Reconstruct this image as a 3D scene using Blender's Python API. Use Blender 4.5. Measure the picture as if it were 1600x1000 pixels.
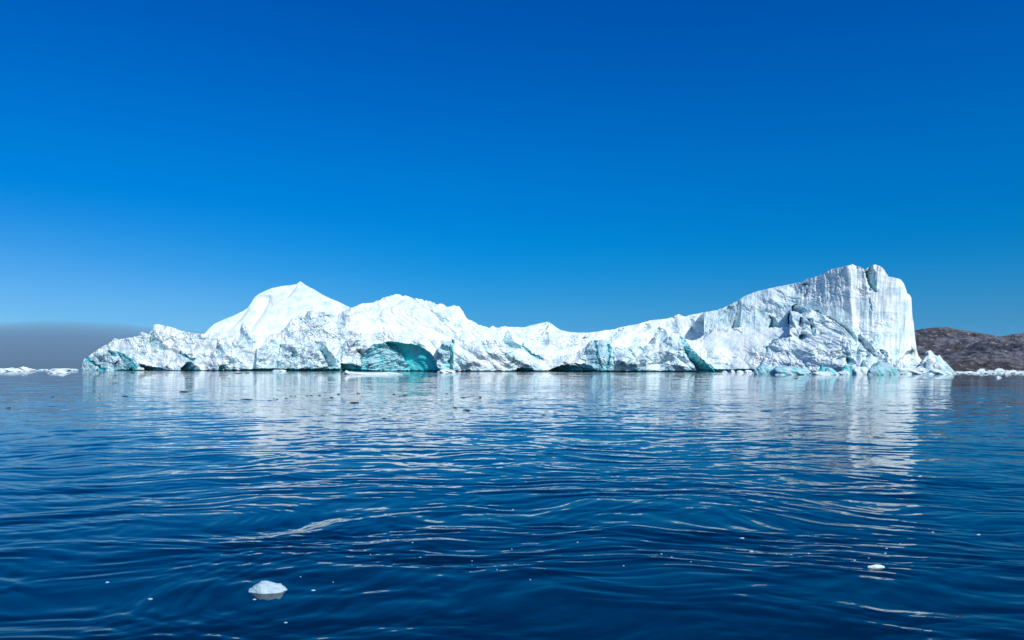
import bpy, math, random
import numpy as np
from mathutils import Vector

S = bpy.context.scene
for o in list(bpy.data.objects):
    bpy.data.objects.remove(o)
COL = S.collection
R = math.radians

# ---------------------------------------------------------------- camera
CAMH, F, HZ0, ROLL = 2.5, 1155.0, 575.5, 2.5   # + rows the horizon drops from left to right
def HZ(u): return HZ0 + ROLL*u/1600.0
#         # eye height (m), focal length (px of 1600), horizon row
cam_d = bpy.data.cameras.new('camera')
cam_d.sensor_width = 36.0
cam_d.lens = 36.0 * F / 1600.0
cam_d.shift_y = (HZ(800) - 500.0) / 1600.0
cam_d.clip_start = 0.1
cam_d.clip_end = 200000.0
cam = bpy.data.objects.new('camera', cam_d)
cam.location = (0, 0, CAMH)
cam.rotation_euler = (R(90), -math.atan(ROLL/1600.0), 0)
COL.objects.link(cam)
S.camera = cam

# ---------------------------------------------------------------- light
SUN_EL, SUN_AZ = 41.0, 146.0      # azimuth clockwise from +Y (the view direction): behind, to the right
sun_dir = Vector((math.sin(R(SUN_AZ)) * math.cos(R(SUN_EL)), math.cos(R(SUN_AZ)) * math.cos(R(SUN_EL)), math.sin(R(SUN_EL))))
w = bpy.data.worlds.new('World'); S.world = w; w.use_nodes = True
nt = w.node_tree; nt.nodes.clear()
def N(nt, t, **k):
    n = nt.nodes.new(t)
    for a, b in k.items():
        setattr(n, a, b)
    return n
out = N(nt, 'ShaderNodeOutputWorld'); bg = N(nt, 'ShaderNodeBackground')
sky = N(nt, 'ShaderNodeTexSky', sky_type='NISHITA')
sky.sun_disc = False
sky.sun_elevation = R(SUN_EL); sky.sun_rotation = R(SUN_AZ)
sky.air_density = 1.0; sky.dust_density = 0.3; sky.ozone_density = 3.0; sky.altitude = 0
tc = N(nt, 'ShaderNodeTexCoord'); sx = N(nt, 'ShaderNodeSeparateXYZ')
nt.links.new(tc.outputs['Generated'], sx.inputs[0])
ramp = N(nt, 'ShaderNodeValToRGB')
cr = ramp.color_ramp; cr.interpolation = 'CARDINAL'
SKYTINT = [(0.0, (.15, .45, 1.0)), (.014, (.14, .44, .98)), (.048, (.105, .385, .78)), (.083, (.070, .385, .72)), (.117, (.033, .392, .74)), (.151, (.008, .402, .77)), (.21, (0, .41, .83)), (.272, (0, .415, .88)), (.434, (0, .36, .93)), (1.0, (.02, .34, .9))]
cr.elements[0].position = 0; cr.elements[0].color = (*SKYTINT[0][1], 1)
cr.elements[1].position = 1; cr.elements[1].color = (*SKYTINT[-1][1], 1)
for p, c in SKYTINT[1:-1]:
    e = cr.elements.new(p); e.color = (*c, 1)
mul = N(nt, 'ShaderNodeMix', data_type='RGBA', blend_type='MULTIPLY'); mul.inputs[0].default_value = 1
nt.links.new(sx.outputs['Z'], ramp.inputs[0])
# the deep polar blue pales toward the side of the sky where the sun stands
dt = N(nt, 'ShaderNodeVectorMath', operation='DOT_PRODUCT'); nt.links.new(tc.outputs['Generated'], dt.inputs[0]); dt.inputs[1].default_value = tuple(sun_dir)
mr = N(nt, 'ShaderNodeMapRange', interpolation_type='SMOOTHSTEP'); nt.links.new(dt.outputs['Value'], mr.inputs[0]); mr.inputs[1].default_value = .0; mr.inputs[2].default_value = 1.0
mt = N(nt, 'ShaderNodeMix', data_type='RGBA'); nt.links.new(mr.outputs[0], mt.inputs[0]); nt.links.new(ramp.outputs[0], mt.inputs[6]); mt.inputs[7].default_value = (.75, .85, .9, 1)
nt.links.new(sky.outputs[0], mul.inputs[6]); 
hx = N(nt, 'ShaderNodeMapRange', interpolation_type='SMOOTHSTEP'); nt.links.new(sx.outputs['X'], hx.inputs[0]); hx.inputs[1].default_value = 0.; hx.inputs[2].default_value = -.75
hz_ = N(nt, 'ShaderNodeMapRange', interpolation_type='SMOOTHSTEP'); nt.links.new(sx.outputs['Z'], hz_.inputs[0]); hz_.inputs[1].default_value = .22; hz_.inputs[2].default_value = .03
hm = N(nt, 'ShaderNodeMath', operation='MULTIPLY'); nt.links.new(hx.outputs[0], hm.inputs[0]); nt.links.new(hz_.outputs[0], hm.inputs[1])
# thin uneven high haze
hn = N(nt, 'ShaderNodeTexNoise'); hn.inputs['Scale'].default_value = 2.2; hn.inputs['Detail'].default_value = 4
hmp = N(nt, 'ShaderNodeMapping'); hmp.inputs['Scale'].default_value = (1, 1, 6); nt.links.new(tc.outputs['Generated'], hmp.inputs[0]); nt.links.new(hmp.outputs[0], hn.inputs['Vector'])
hr = N(nt, 'ShaderNodeMapRange'); nt.links.new(hn.outputs[0], hr.inputs[0])
for i_, v_ in zip((1, 2, 3, 4), (.3, .7, .75, 1.25)): hr.inputs[i_].default_value = v_
hm2 = N(nt, 'ShaderNodeMath', operation='MULTIPLY'); nt.links.new(hm.outputs[0], hm2.inputs[0]); nt.links.new(hr.outputs[0], hm2.inputs[1])
mh = N(nt, 'ShaderNodeMix', data_type='RGBA'); nt.links.new(hm2.outputs[0], mh.inputs[0]); nt.links.new(mt.outputs[2], mh.inputs[6]); mh.inputs[7].default_value = (.24, .50, .82, 1)
nt.links.new(mh.outputs[2], mul.inputs[7])
nt.links.new(mul.outputs[2], bg.inputs[0]); nt.links.new(bg.outputs[0], out.inputs[0])
bg.inputs[1].default_value = 0.13

sl = bpy.data.lights.new('sun', 'SUN'); sl.energy = 3.6; sl.angle = R(0.5); sl.color = (1.0, 0.98, 0.95)
so = bpy.data.objects.new('sun', sl); COL.objects.link(so)
so.rotation_euler = (-sun_dir).to_track_quat('-Z', 'Y').to_euler()
so.location = sun_dir * 100

S.view_settings.view_transform = 'Standard'
S.view_settings.look = 'None'
S.view_settings.exposure = 0.0
S.view_settings.gamma = 1.0
S.view_settings.use_curve_mapping = False
S.cycles.max_bounces = 8
S.cycles.diffuse_bounces = 5
S.cycles.volume_bounces = 1

# ---------------------------------------------------------------- numpy noise
_rs = np.random.RandomState(7)
PERM = _rs.permutation(4096).astype(np.int64)
RND = _rs.rand(4096, 4)
def hsh(i, j, k=0):
    return PERM[(PERM[(PERM[i & 4095] + j) & 4095] + k) & 4095]
ANG = RND[:, 0] * 2 * np.pi
GX, GY = np.cos(ANG), np.sin(ANG)
def perlin(x, y, seed=0):
    xi = np.floor(x).astype(np.int64); yi = np.floor(y).astype(np.int64)
    fx = x - xi; fy = y - yi
    u = fx*fx*fx*(fx*(fx*6-15)+10); v = fy*fy*fy*(fy*(fy*6-15)+10)
    def g(a, b):
        h = hsh(xi+a, yi+b, seed)
        return GX[h]*(fx-a) + GY[h]*(fy-b)
    a = g(0, 0); b = g(1, 0); c = g(0, 1); d = g(1, 1)
    return 1.5*((a*(1-u)+b*u)*(1-v) + (c*(1-u)+d*u)*v)
def fbm(x, y, o=4, seed=0, gain=.5):
    s = 0; a = 1
    for k in range(o):
        s = s + a*perlin(x, y, seed+k*17); x = x*2.03+5.3; y = y*2.03+1.7; a *= gain
    return s
def ridged(x, y, o=4, seed=0, gain=.5):
    s = 0; a = 1
    for k in range(o):
        s = s + a*(1-2*np.abs(perlin(x, y, seed+k*13))); x = x*2.07+3.1; y = y*2.07+9.2; a *= gain
    return s
def facets(x, y, seed=0, tilt=1.0):
    """voronoi cells, each its own tilted plane: broken ice"""
    xi = np.floor(x).astype(np.int64); yi = np.floor(y).astype(np.int64)
    best = np.full(np.shape(x), 1e9); val = np.zeros(np.shape(x))
    for a in (-1, 0, 1):
        for b in (-1, 0, 1):
            h = hsh(xi+a, yi+b, seed)
            cx = xi+a+RND[h, 0]; cy = yi+b+RND[h, 1]
            dx = x-cx; dy = y-cy
            d = dx*dx+dy*dy
            v = (RND[h, 2]-.5)*.7 + tilt*((RND[h, 3]-.5)*2*dx + (RND[(h*7+3) & 4095, 2]-.5)*2*dy)
            m = d < best
            best = np.where(m, d, best); val = np.where(m, v, val)
    return val
def cinterp(u, pts):
    p = np.array(pts, float)
    return np.interp(u, p[:, 0], p[:, 1])
def sstep(a, b, x):
    t = np.clip((x-a)/(b-a), 0, 1); return t*t*(3-2*t)

# ---------------------------------------------------------------- mesh helpers
def mesh_from(name, verts, quads, mat=None, smooth=False, attrs=None, tris=None):
    me = bpy.data.meshes.new(name)
    verts = np.ascontiguousarray(verts, np.float32)
    n = len(quads); nt_ = 0 if tris is None else len(tris)
    me.vertices.add(len(verts)); me.vertices.foreach_set('co', verts.ravel())
    li = np.asarray(quads, np.int32).ravel() if n else np.zeros(0, np.int32)
    ls = np.arange(n, dtype=np.int32)*4
    if nt_:
        ls = np.concatenate([ls, n*4+np.arange(nt_, dtype=np.int32)*3])
        li = np.concatenate([li, np.asarray(tris, np.int32).ravel()])
    me.loops.add(len(li)); me.loops.foreach_set('vertex_index', li)
    me.polygons.add(n+nt_); me.polygons.foreach_set('loop_start', ls)
    me.polygons.foreach_set('use_smooth', np.full(n+nt_, smooth, bool))
    me.update(calc_edges=True)
    me.validate()
    if attrs:
        for k, v in attrs.items():
            a = me.attributes.new(k, 'FLOAT', 'POINT'); a.data.foreach_set('value', np.ascontiguousarray(v, np.float32))
    if mat: me.materials.append(mat)
    return me
def link(name, me, parent=None):
    o = bpy.data.objects.new(name, me); COL.objects.link(o)
    if parent: o.parent = parent
    return o
def tag(o, label=None, cat=None, group=None, kind=None):
    if label: o['label'] = label
    if cat: o['category'] = cat
    if group: o['group'] = group
    if kind: o['kind'] = kind
    return o
def grid_quads(nr, nc):
    i = np.arange(nr*nc).reshape(nr, nc)
    return np.stack([i[:-1, :-1], i[:-1, 1:], i[1:, 1:], i[1:, :-1]], -1).reshape(-1, 4)

# ---------------------------------------------------------------- materials
def new_mat(name):
    m = bpy.data.materials.new(name); m.use_nodes = True
    nt = m.node_tree; b = nt.nodes['Principled BSDF']
    return m, nt, b
def mixc(nt, fac, a, b):
    n = N(nt, 'ShaderNodeMix', data_type='RGBA')
    for s, v in ((0, fac), (6, a), (7, b)):
        if isinstance(v, (int, float)): n.inputs[s].default_value = v
        elif isinstance(v, tuple): n.inputs[s].default_value = (*v, 1)
        else: nt.links.new(v, n.inputs[s])
    return n.outputs[2]
def noise(nt, vec, scale, detail=4, rough=.55, dist=0):
    n = N(nt, 'ShaderNodeTexNoise'); n.inputs['Scale'].default_value = scale
    n.inputs['Detail'].default_value = detail; n.inputs['Roughness'].default_value = rough
    n.inputs['Distortion'].default_value = dist
    if vec is not None: nt.links.new(vec, n.inputs['Vector'])
    return n
def mrange(nt, v, a, b, c=0., d=1.):
    n = N(nt, 'ShaderNodeMapRange'); nt.links.new(v, n.inputs[0])
    for i, x in zip((1, 2, 3, 4), (a, b, c, d)): n.inputs[i].default_value = x
    return n.outputs[0]
def math_n(nt, op, a, b):
    n = N(nt, 'ShaderNodeMath', operation=op)
    for i, v in ((0, a), (1, b)):
        if isinstance(v, (int, float)): n.inputs[i].default_value = v
        else: nt.links.new(v, n.inputs[i])
    return n.outputs[0]

def ice_material(name, scale=1.0, snow=(.85, .905, .90), ice=(.38, .64, .71), deep=(.05, .70, .72), sss=0.0):
    """snow crust over glacier ice; attribute 'blue' 0..1 says how dense and bubble-free the ice is, 'dirt' the silt"""
    m, nt, b = new_mat(name)
    g = N(nt, 'ShaderNodeNewGeometry')
    at = N(nt, 'ShaderNodeAttribute', attribute_name='blue')
    ad = N(nt, 'ShaderNodeAttribute', attribute_name='dirt')
    n1 = noise(nt, g.outputs['Position'], .09*scale, 6, .62)
    n2 = noise(nt, g.outputs['Position'], .7*scale, 4, .6)
    bl = math_n(nt, 'ADD', at.outputs['Fac'], mrange(nt, n1.outputs[0], .45, .75, 0, .42))
    c1 = mixc(nt, mrange(nt, bl, 0, .5), snow, ice)
    c2 = mixc(nt, mrange(nt, bl, .5, 1.0), c1, deep)
    df = math_n(nt, 'MULTIPLY', ad.outputs['Fac'], mrange(nt, n2.outputs[0], .38, .62))
    c3 = mixc(nt, df, c2, (.33, .27, .25))
    nt.links.new(c3, b.inputs['Base Color'])
    nt.links.new(mrange(nt, bl, .2, 1., .65, .3), b.inputs['Roughness'])
    b.inputs['IOR'].default_value = 1.31
    bp = N(nt, 'ShaderNodeBump'); bp.inputs['Strength'].default_value = .35; bp.inputs['Distance'].default_value = .8/scale
    n3 = noise(nt, g.outputs['Position'], .55*scale, 8, .65)
    nt.links.new(n3.outputs[0], bp.inputs['Height']); nt.links.new(bp.outputs[0], b.inputs['Normal'])
    return m
M_ICE = ice_material('glacier_ice')
M_CHUNK = ice_material('floating_ice', 3.0)

# ---------------------------------------------------------------- iceberg
BASE = [(128, 960), (215, 900), (400, 830), (560, 800), (800, 780), (1100, 740), (1240, 690), (1330, 645), (1450, 620)]
BASE_ = [(128, 1000), (215, 900), (560, 740), (700, 720), (950, 715), (1100, 690), (1240, 570), (1330, 530), (1450, 520)]
SIL = [(128, 576), (129, 568), (131, 562), (140, 555), (150, 548), (158, 543), (168, 538), (172, 535), (176, 531), (178, 527.5), (180, 529), (182, 531.5),
       (186, 530), (195, 528.5), (210, 526.5), (217, 525), (219, 521), (221, 517.5), (224, 520), (230, 523), (234, 520), (236, 517), (238.5, 516), (239.5, 508),
       (242, 506), (250, 507.5), (262, 510), (275, 514), (290, 518), (300, 520), (315, 521.5), (320, 521), (326, 514), (335, 506), (350, 499), (365, 493), (380, 486), (387, 481), (392, 474),
       (398, 464), (405, 459), (415, 454), (425, 450), (440, 447), (455, 445.5), (463, 444), (466, 441.5), (469.5, 439.5), (474, 443), (480, 447), (492, 453), (503, 460), (515, 466),
       (530, 472), (540, 477), (548, 481), (556, 478), (566, 474.5), (580, 474), (590, 470), (600, 465), (608, 462), (616, 460), (624, 460.5), (631, 463), (634, 461), (638, 464), (650, 466), (660, 468), (672, 471), (677, 472),
       (680, 475), (692, 475), (698, 479), (704, 478), (711, 477.5), (718, 480), (723, 486), (728, 496), (732, 500), (742, 503), (748, 508), (755, 509), (765, 512), (771, 509), (774, 512),
       (785, 510.5), (800, 511), (820, 511.5), (830, 508), (845, 505), (857, 502.5), (862, 506), (868, 511), (875, 515), (885, 518), (900, 519.5), (915, 520), (930, 518.5), (945, 516), (958, 515),
       (970, 511), (985, 508.5), (1000, 505), (1015, 501), (1030, 499), (1040, 498), (1050, 496), (1055, 493), (1060, 490.5), (1065, 493), (1070, 494.5), (1080, 492), (1100, 488), (1120, 484.5), (1130, 481),
       (1145, 474), (1155, 469), (1162, 463), (1170, 460), (1180, 456), (1200, 451), (1215, 448), (1235, 444), (1253, 441), (1260, 436), (1275, 432), (1290, 428), (1293, 424), (1300, 420), (1315, 417), (1325, 415),
       (1332, 412.5), (1337, 415.5), (1339, 417.5), (1341, 416), (1348, 419.5), (1351, 421.5), (1355, 419), (1361, 415.5), (1366, 413.5), (1374, 415), (1381, 420.5), (1386, 429), (1388, 432),
       (1395, 433.5), (1407, 436), (1412, 443), (1416, 453), (1417, 458), (1421, 461), (1424, 465), (1424.6, 480), (1425.5, 495), (1427.5, 505), (1429.5, 525), (1432, 545), (1435, 556), (1440, 562), (1446, 567), (1452, 575)]
# layers: part, edge polyline, offset behind the waterline (m), run per metre of rise, rounding at the top (m), rough amplitude, facet amplitude, own ice tint
LAY = []
def layer(part, edge, off, cot, rnd=6., rough=1., fac=1., blue=0., frange=None):
    LAY.append(dict(part=part, edge=np.array(edge, float), off=off, cot=cot, rnd=rnd, rough=rough, fac=fac, blue=blue, fr=frange))
FULL = [(u, y-3) for u, y in SIL]
def sub(a, b): return [(u, y-3) for u, y in SIL if a <= u <= b]
layer('snow_slope', sub(128, 322)+[(345, 520), (375, 517), (379, 505), (394, 521), (405, 526), (419, 524), (439, 520), (446, 512), (457, 497), (463, 497), (477, 494), (482, 487), (499, 487), (518, 489), (527, 494), (535, 488), (549, 481), (566, 493), (590, 507), (625, 520), (690, 533)],
      16, .75, 10, 1.2, 1.3)
layer('snow_dome', [(318, 515), (325, 508)]+sub(326, 552)+[(560, 490)], 120, 1.0, 12, .12, .0)
layer('snow_slope', sub(548, 790), 40, 1.0, 10, .85, .6)
layer('snow_saddle', sub(785, 1100), 60, .9, 10, .65, .4)
layer('snow_slope', sub(1095, 1300), 42, .46, 6, .6, .4, .04)
layer('ice_tower', sub(1253, 1455), 56, .16, 3, .5, .25)
# front cliffs
layer('ice_lobe', [(127, 577), (131, 564), (150, 553), (168, 547), (183, 549), (192, 556), (204, 566), (214, 578)], 0, .35, 5, 1.5, 1.9, .22)
layer('ice_cliff', [(255, 574), (272, 562), (284, 553), (300, 549), (318, 552), (335, 548), (345, 541), (357, 548), (372, 560), (384, 570), (392, 577)], 3, .5, 4, 1.3, 1.6, .06)
layer('ice_cliff', [(340, 531), (350, 531), (362, 534), (376, 533), (398, 542), (402, 546), (404, 577)], 8, .55, 5, .8, .8)
layer('ice_cliff', [(400, 560), (401, 545), (420, 541), (439, 537), (450, 537), (461, 539), (477, 535), (497, 534), (509, 535), (517, 544), (527, 564), (532, 577)], 0, .3, 5, 1.5, 1.5, .1)
layer('ice_cliff', [(520, 562), (530, 548), (540, 533), (553, 527), (565, 519), (580, 523), (600, 517), (612, 519), (628, 527), (640, 531), (670, 534), (690, 532), (706, 529), (709, 545)], 4, .35, 5, 1.2, 1.3)
layer('ice_column', [(682, 577), (676, 556), (678, 546), (688, 540), (697, 534), (704, 532), (709, 536), (710, 577)], -1, .15, 4, 1.6, 1.6, .3)
layer('ice_cliff', [(708, 529), (720, 533), (740, 534), (760, 531), (772, 532), (784, 534), (800, 543), (820, 545), (840, 552), (870, 557), (900, 553), (917, 541), (925, 534)], 0, .3, 6, 1., 1., .03)
layer('ice_column', [(914, 577), (916, 545), (921, 534), (930, 531), (945, 531), (954, 536), (958, 545), (962, 577)], -1.5, .22, 5, .8, .8, .32)
layer('ice_cliff', [(952, 541), (975, 542), (1000, 541), (1022, 540), (1038, 535), (1042, 527), (1050, 524), (1062, 527), (1075, 538), (1090, 552), (1105, 566), (1116, 578)], 0, .35, 6, 1.1, 1.1, .14)
layer('snow_apron', [(1055, 535), (1064, 526), (1080, 532), (1095, 528), (1105, 518), (1118, 512), (1140, 513), (1160, 511), (1200, 511.5), (1240, 511), (1262, 512)], 9, .85, 6, .7, .6)
layer('rubble_slope', [(1188, 572), (1196, 553), (1199, 542), (1207, 533), (1220, 528), (1234, 524), (1232, 508), (1230, 494), (1235, 483), (1243, 477), (1256, 479), (1266, 483), (1275, 486), (1290, 495), (1305, 503), (1320, 515), (1333, 530), (1345, 524), (1354, 526), (1368, 536), (1385, 548), (1398, 560), (1420, 569), (1452, 575)],
      7, .80, 3, 1.3, 1.1, .06)

NC, NR = 1760, 250
u = np.linspace(128, 1451.5, NC)
sil = cinterp(u, SIL)
sil = sil + fbm(u/5., u*0+3.3, 3, 5)*np.clip(cinterp(u, [(128, .9), (320, .7), (330, .05), (545, .05), (552, 1.0), (790, 1.0), (800, .35), (1290, .4), (1300, .4), (1452, .4)]), 0, 2)*1.2
b0 = cinterp(u, BASE)
wl = HZ(u) + CAMH*F/b0                      # waterline row
v = np.linspace(0, 1, NR)
UU = np.repeat(u[None, :], NR, 0)
PY = wl[None, :] + (sil-wl)[None, :]*v[:, None]
B = np.repeat(b0[None, :], NR, 0)
ZM = (np.repeat(wl[None, :], NR, 0)-PY)*B/F      # nominal metres above water
XM = B*(UU-800)/F
big = 1e6
D = np.full(UU.shape, big); LID = np.zeros(UU.shape, int)

# cave mouth: rows (y, left, right)
CAVE = [(533, 606, 610), (535, 598, 626), (537, 588, 646), (540, 580, 655), (544, 574, 663), (550, 569, 671), (556, 567, 676), (566, 565, 680), (574, 564, 684), (582, 563, 686)]
def rows_lr(y, rows):
    r = np.array(rows, float)
    inside = (y >= r[0, 0]) & (y <= r[-1, 0])
    return inside, np.interp(y, r[:, 0], r[:, 1]), np.interp(y, r[:, 0], r[:, 2])
jit = fbm(UU/7, PY/7, 3, 41)
ci, cl, crr = rows_lr(PY+jit*1.5, CAVE)
in_cave = ci & (UU+jit*2 > cl) & (UU+jit*2 < crr)
for k, L in enumerate(LAY):
    e = L['edge']
    # monotone in u needed for interp; steep edges are close enough
    eu = np.maximum.accumulate(e[:, 0]+np.arange(len(e))*1e-4)
    ed = np.interp(u, eu, e[:, 1]) + fbm(u/6., u*0+k*7.7, 3, 60+k)*1.6*min(1, L['rough'])
    ok = (u >= eu[0]) & (u <= eu[-1])
    if L['part'] == 'snow_dome': ed = ed*0+300; ok = (u >= 318) & (u <= 560)
    EDG = np.repeat(ed[None, :], NR, 0)
    zt = np.maximum((wl[None, :]-EDG)*B/F, .5)
    t = np.clip(ZM/zt, 0, 1)
    d = B + L['off'] + L['cot']*ZM + L['rnd']*t**6
    bad = (PY < EDG) | ~ok[None, :]
    if L['part'] in ('ice_cliff',) and e[0, 0] == 520:
        bad = bad | in_cave
    if e[0, 0] == 548 or k == 0: bad = bad | in_cave
    d = np.where(bad, big, d)
    m = d < D
    D = np.where(m, d, D); LID = np.where(m, k, LID)
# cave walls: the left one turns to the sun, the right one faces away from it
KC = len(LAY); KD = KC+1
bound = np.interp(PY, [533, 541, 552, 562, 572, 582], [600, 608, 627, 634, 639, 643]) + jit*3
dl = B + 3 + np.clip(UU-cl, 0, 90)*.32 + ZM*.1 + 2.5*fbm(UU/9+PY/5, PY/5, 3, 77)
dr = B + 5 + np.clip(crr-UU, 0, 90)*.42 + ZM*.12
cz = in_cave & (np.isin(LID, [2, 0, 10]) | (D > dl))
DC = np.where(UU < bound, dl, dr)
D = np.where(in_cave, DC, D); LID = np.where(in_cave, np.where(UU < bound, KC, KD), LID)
miss = D > 1e5
if miss.any():
    D[miss] = (B + 60 + .6*ZM)[miss]; LID[miss] = 3

def arr(key, extra): return np.array([L[key] for L in LAY]+extra, float)
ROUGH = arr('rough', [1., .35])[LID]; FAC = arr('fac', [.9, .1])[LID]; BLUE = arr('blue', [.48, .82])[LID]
OFFS = LID*37.0
patchy = np.clip(.75+fbm(XM/60+OFFS, ZM/26, 3, 611)*1.5, .3, 1.35)
ROUGH = ROUGH*(.45+.55*patchy); FAC = FAC*patchy
# ---- general relief (metres), evaluated in metres along the berg
rel = 0
rel = rel + ROUGH*(-2.2*ridged(XM/34+OFFS, ZM/22, 2, 3) )
rel = rel + ROUGH*(-.75*ridged((XM+.5*ZM)/13+OFFS, (ZM-.4*XM)/9, 3, 11))
rel = rel + ROUGH*(-.13*ridged((XM-.3*ZM)/4.3+OFFS, ZM/3.2, 3, 23))
rel = rel + FAC*.48*(3.0*facets((XM+.35*ZM)/12+OFFS, (ZM-.2*XM)/9, 31, 1.1) + 1.5*facets((XM-.4*ZM)/5.2+OFFS, ZM/4.4, 37, 1.2)
                 + .3*facets(XM/2.3+OFFS, (ZM+.3*XM)/2.1, 43, 1.2))
# soft folds parted by sharp creases, leaning the way the old layers lie in each stretch of the berg
wxm = XM + 3*fbm(XM/30+OFFS, ZM/30, 3, 631); wzm = ZM + 3*fbm(XM/26, ZM/26+OFFS, 3, 637)
w_up = np.clip(cinterp(u, [(128, .7), (300, .5), (400, 1), (560, .9), (620, .3), (700, 0), (830, .3), (880, 1), (1010, .9), (1060, .3), (1140, .5), (1230, .3), (1300, 0), (1452, 0)]), 0, 1)[None, :]
w_dn = np.clip(cinterp(u, [(128, .1), (300, .3), (400, .1), (560, .1), (620, .7), (700, 1), (830, .7), (880, .1), (1010, .1), (1060, .8), (1140, .2), (1230, .9), (1300, .8), (1360, .2), (1452, .1)]), 0, 1)[None, :]
w_vt = np.clip(1-w_up-w_dn, .12, 1)
fold = 0
for ang, wt, sd_ in ((36, w_up, 641), (-40, w_dn, 651), (82, w_vt, 661)):
    ca, sa_ = math.cos(R(ang)), math.sin(R(ang))
    al = wxm*ca+wzm*sa_; ac = -wxm*sa_+wzm*ca
    for L_, A_, k_ in ((22, 11.5, 0), (9, 4.6, 1), (3.9, 1.3, 2)):
        pn = np.abs(perlin(al/(2.9*L_)+OFFS, ac/L_+OFFS*.7, sd_+k_))
        fold = fold - wt*A_*np.minimum(pn, .55)**.8
rel = rel + np.clip(ROUGH, .1, 1.2)*np.where(LID == 5, .35, np.where(LID == 1, 0., 1.))*fold
for (sa, sb, sc, sd, wd_, dp_) in ((.05, .02, -.03, .09, .07, 1.6), (.03, -.06, .05, .06, .06, 1.3), (.13, .05, -.09, .17, .09, .7), (.10, -.12, .12, .12, .09, .7)):
    pn = perlin(XM*sa+ZM*sb+OFFS+.8*perlin(XM/9, ZM/9, 177), XM*sc+ZM*sd+.8*perlin(XM/8, ZM/8, 178), int(sa*1000)+900)
    rel = rel + np.minimum(ROUGH, 1.4)*dp_*np.exp(-(pn/wd_)**2)*np.clip(.3+fbm(XM/40+OFFS, ZM/30, 2, 179)*1.6, 0, 1.2)
# tower: flutes running up the wall, warped, and a crest that leans left of the spine
tw = (LID == 5)
fl = UU + (PY-500)*.05*np.sign(UU-1365) + 2*fbm(UU/40, PY/60, 2, 90)
rel = np.where(tw, .75*rel - 1.5*ridged(fl/26, PY/200, 2, 91) - .4*ridged(fl/9.5, PY/90, 2, 95) - .12*ridged(fl/3.6, PY/60, 2, 99), rel)
rel = rel + tw*np.clip(1325-(PY-415)*.42-UU, 0, 60)*.13         # left shoulder turns away from the sun
rel = rel + tw*(sstep(1398, 1430, UU)**2)*9                        # right edge rounds off
pit = tw & (UU < 1322-(PY-415)*.4)
rel = rel + pit*(-.55*ridged(XM/2.6, ZM/3.4, 2, 140))
# long diagonal snow banding on the ridge right of the dome, and strata on the slope below the tower shoulder
m2 = (LID == 2)
rel = rel + m2*(-.8*ridged((XM-1.1*ZM)/30, (ZM+.55*XM)/4.5, 3, 150))
m4 = (LID == 4)
rel = rel + m4*(-.8*ridged((XM)/9, (ZM-.25*XM)/26, 3, 155))
# dome: three soft gullies
dm = (LID == 1)
def seg_dist(x, y, pts):
    best = np.full(x.shape, 1e9)
    for (x0, y0), (x1, y1) in zip(pts[:-1], pts[1:]):
        dx, dy = x1-x0, y1-y0
        t = np.clip(((x-x0)*dx+(y-y0)*dy)/(dx*dx+dy*dy), 0, 1)
        best = np.minimum(best, np.hypot(x-x0-t*dx, y-y0-t*dy))
    return best
def line_side(pts):
    """signed horizontal distance to a polyline given top to bottom"""
    p = np.array(pts, float)
    return UU - np.interp(PY, p[:, 1], p[:, 0])
for pts, A, wd in (([(464, 444), (458, 455), (447, 466), (432, 471), (424, 474)], 4.0, 6), ([(421, 462), (418, 475), (410, 490), (398, 506), (392, 514)], 9.0, 16),
                   ([(388, 480), (380, 494), (368, 506), (355, 518)], 5.0, 12)):
    s = line_side(pts); yy = np.array(pts)[:, 1]
    fade = sstep(yy[0]-3, yy[0]+6, PY)*(1-sstep(yy[-1]-2, yy[-1]+10, PY))
    rel = rel + dm*fade*A*.85*np.where(s < 0, np.exp(s/wd), np.exp(-s/(wd*.25)))    # the wall left of each gully faces away from the sun

# ---- traced features
FE_B = np.zeros(UU.shape)
jx = 2.1*fbm(UU/7, PY/7, 4, 201, .6); jy = 2.1*fbm(UU/7, PY/7, 4, 207, .6)
streak = np.clip(.62+.8*fbm((UU+PY)/5, (PY-UU)/12, 3, 211), .25, 1.2)
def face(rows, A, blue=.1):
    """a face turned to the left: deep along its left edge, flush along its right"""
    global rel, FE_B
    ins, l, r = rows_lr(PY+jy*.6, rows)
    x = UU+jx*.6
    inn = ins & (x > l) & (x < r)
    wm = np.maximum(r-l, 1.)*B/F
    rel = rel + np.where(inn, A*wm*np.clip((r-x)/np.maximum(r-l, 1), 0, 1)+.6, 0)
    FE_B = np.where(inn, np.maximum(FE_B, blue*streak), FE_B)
def groove(pts, wd, dep, blue=.1):
    global rel, FE_B
    dd = seg_dist(UU+jx, PY+jy, pts)
    k = np.clip(1-dd/wd, 0, 1)
    rel = rel + dep*k**.7
    FE_B = np.where(k > .1, np.maximum(FE_B, blue), FE_B)
def bulge(cx, cy, rx, ry, h):
    global rel
    q = np.clip(1-((UU-cx)/rx)**2-((PY-cy)/ry)**2, 0, 1)
    rel = rel - h*q**1.6
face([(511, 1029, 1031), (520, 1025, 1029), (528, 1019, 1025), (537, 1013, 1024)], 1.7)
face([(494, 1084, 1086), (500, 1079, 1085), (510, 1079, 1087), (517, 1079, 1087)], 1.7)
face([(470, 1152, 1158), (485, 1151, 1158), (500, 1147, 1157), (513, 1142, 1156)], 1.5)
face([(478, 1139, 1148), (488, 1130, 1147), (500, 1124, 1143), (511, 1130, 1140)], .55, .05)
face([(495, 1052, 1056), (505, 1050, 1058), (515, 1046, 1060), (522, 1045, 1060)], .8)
face([(513, 1030, 1036), (520, 1028, 1042), (530, 1026, 1044), (538, 1028, 1042)], .8, .25)
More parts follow.
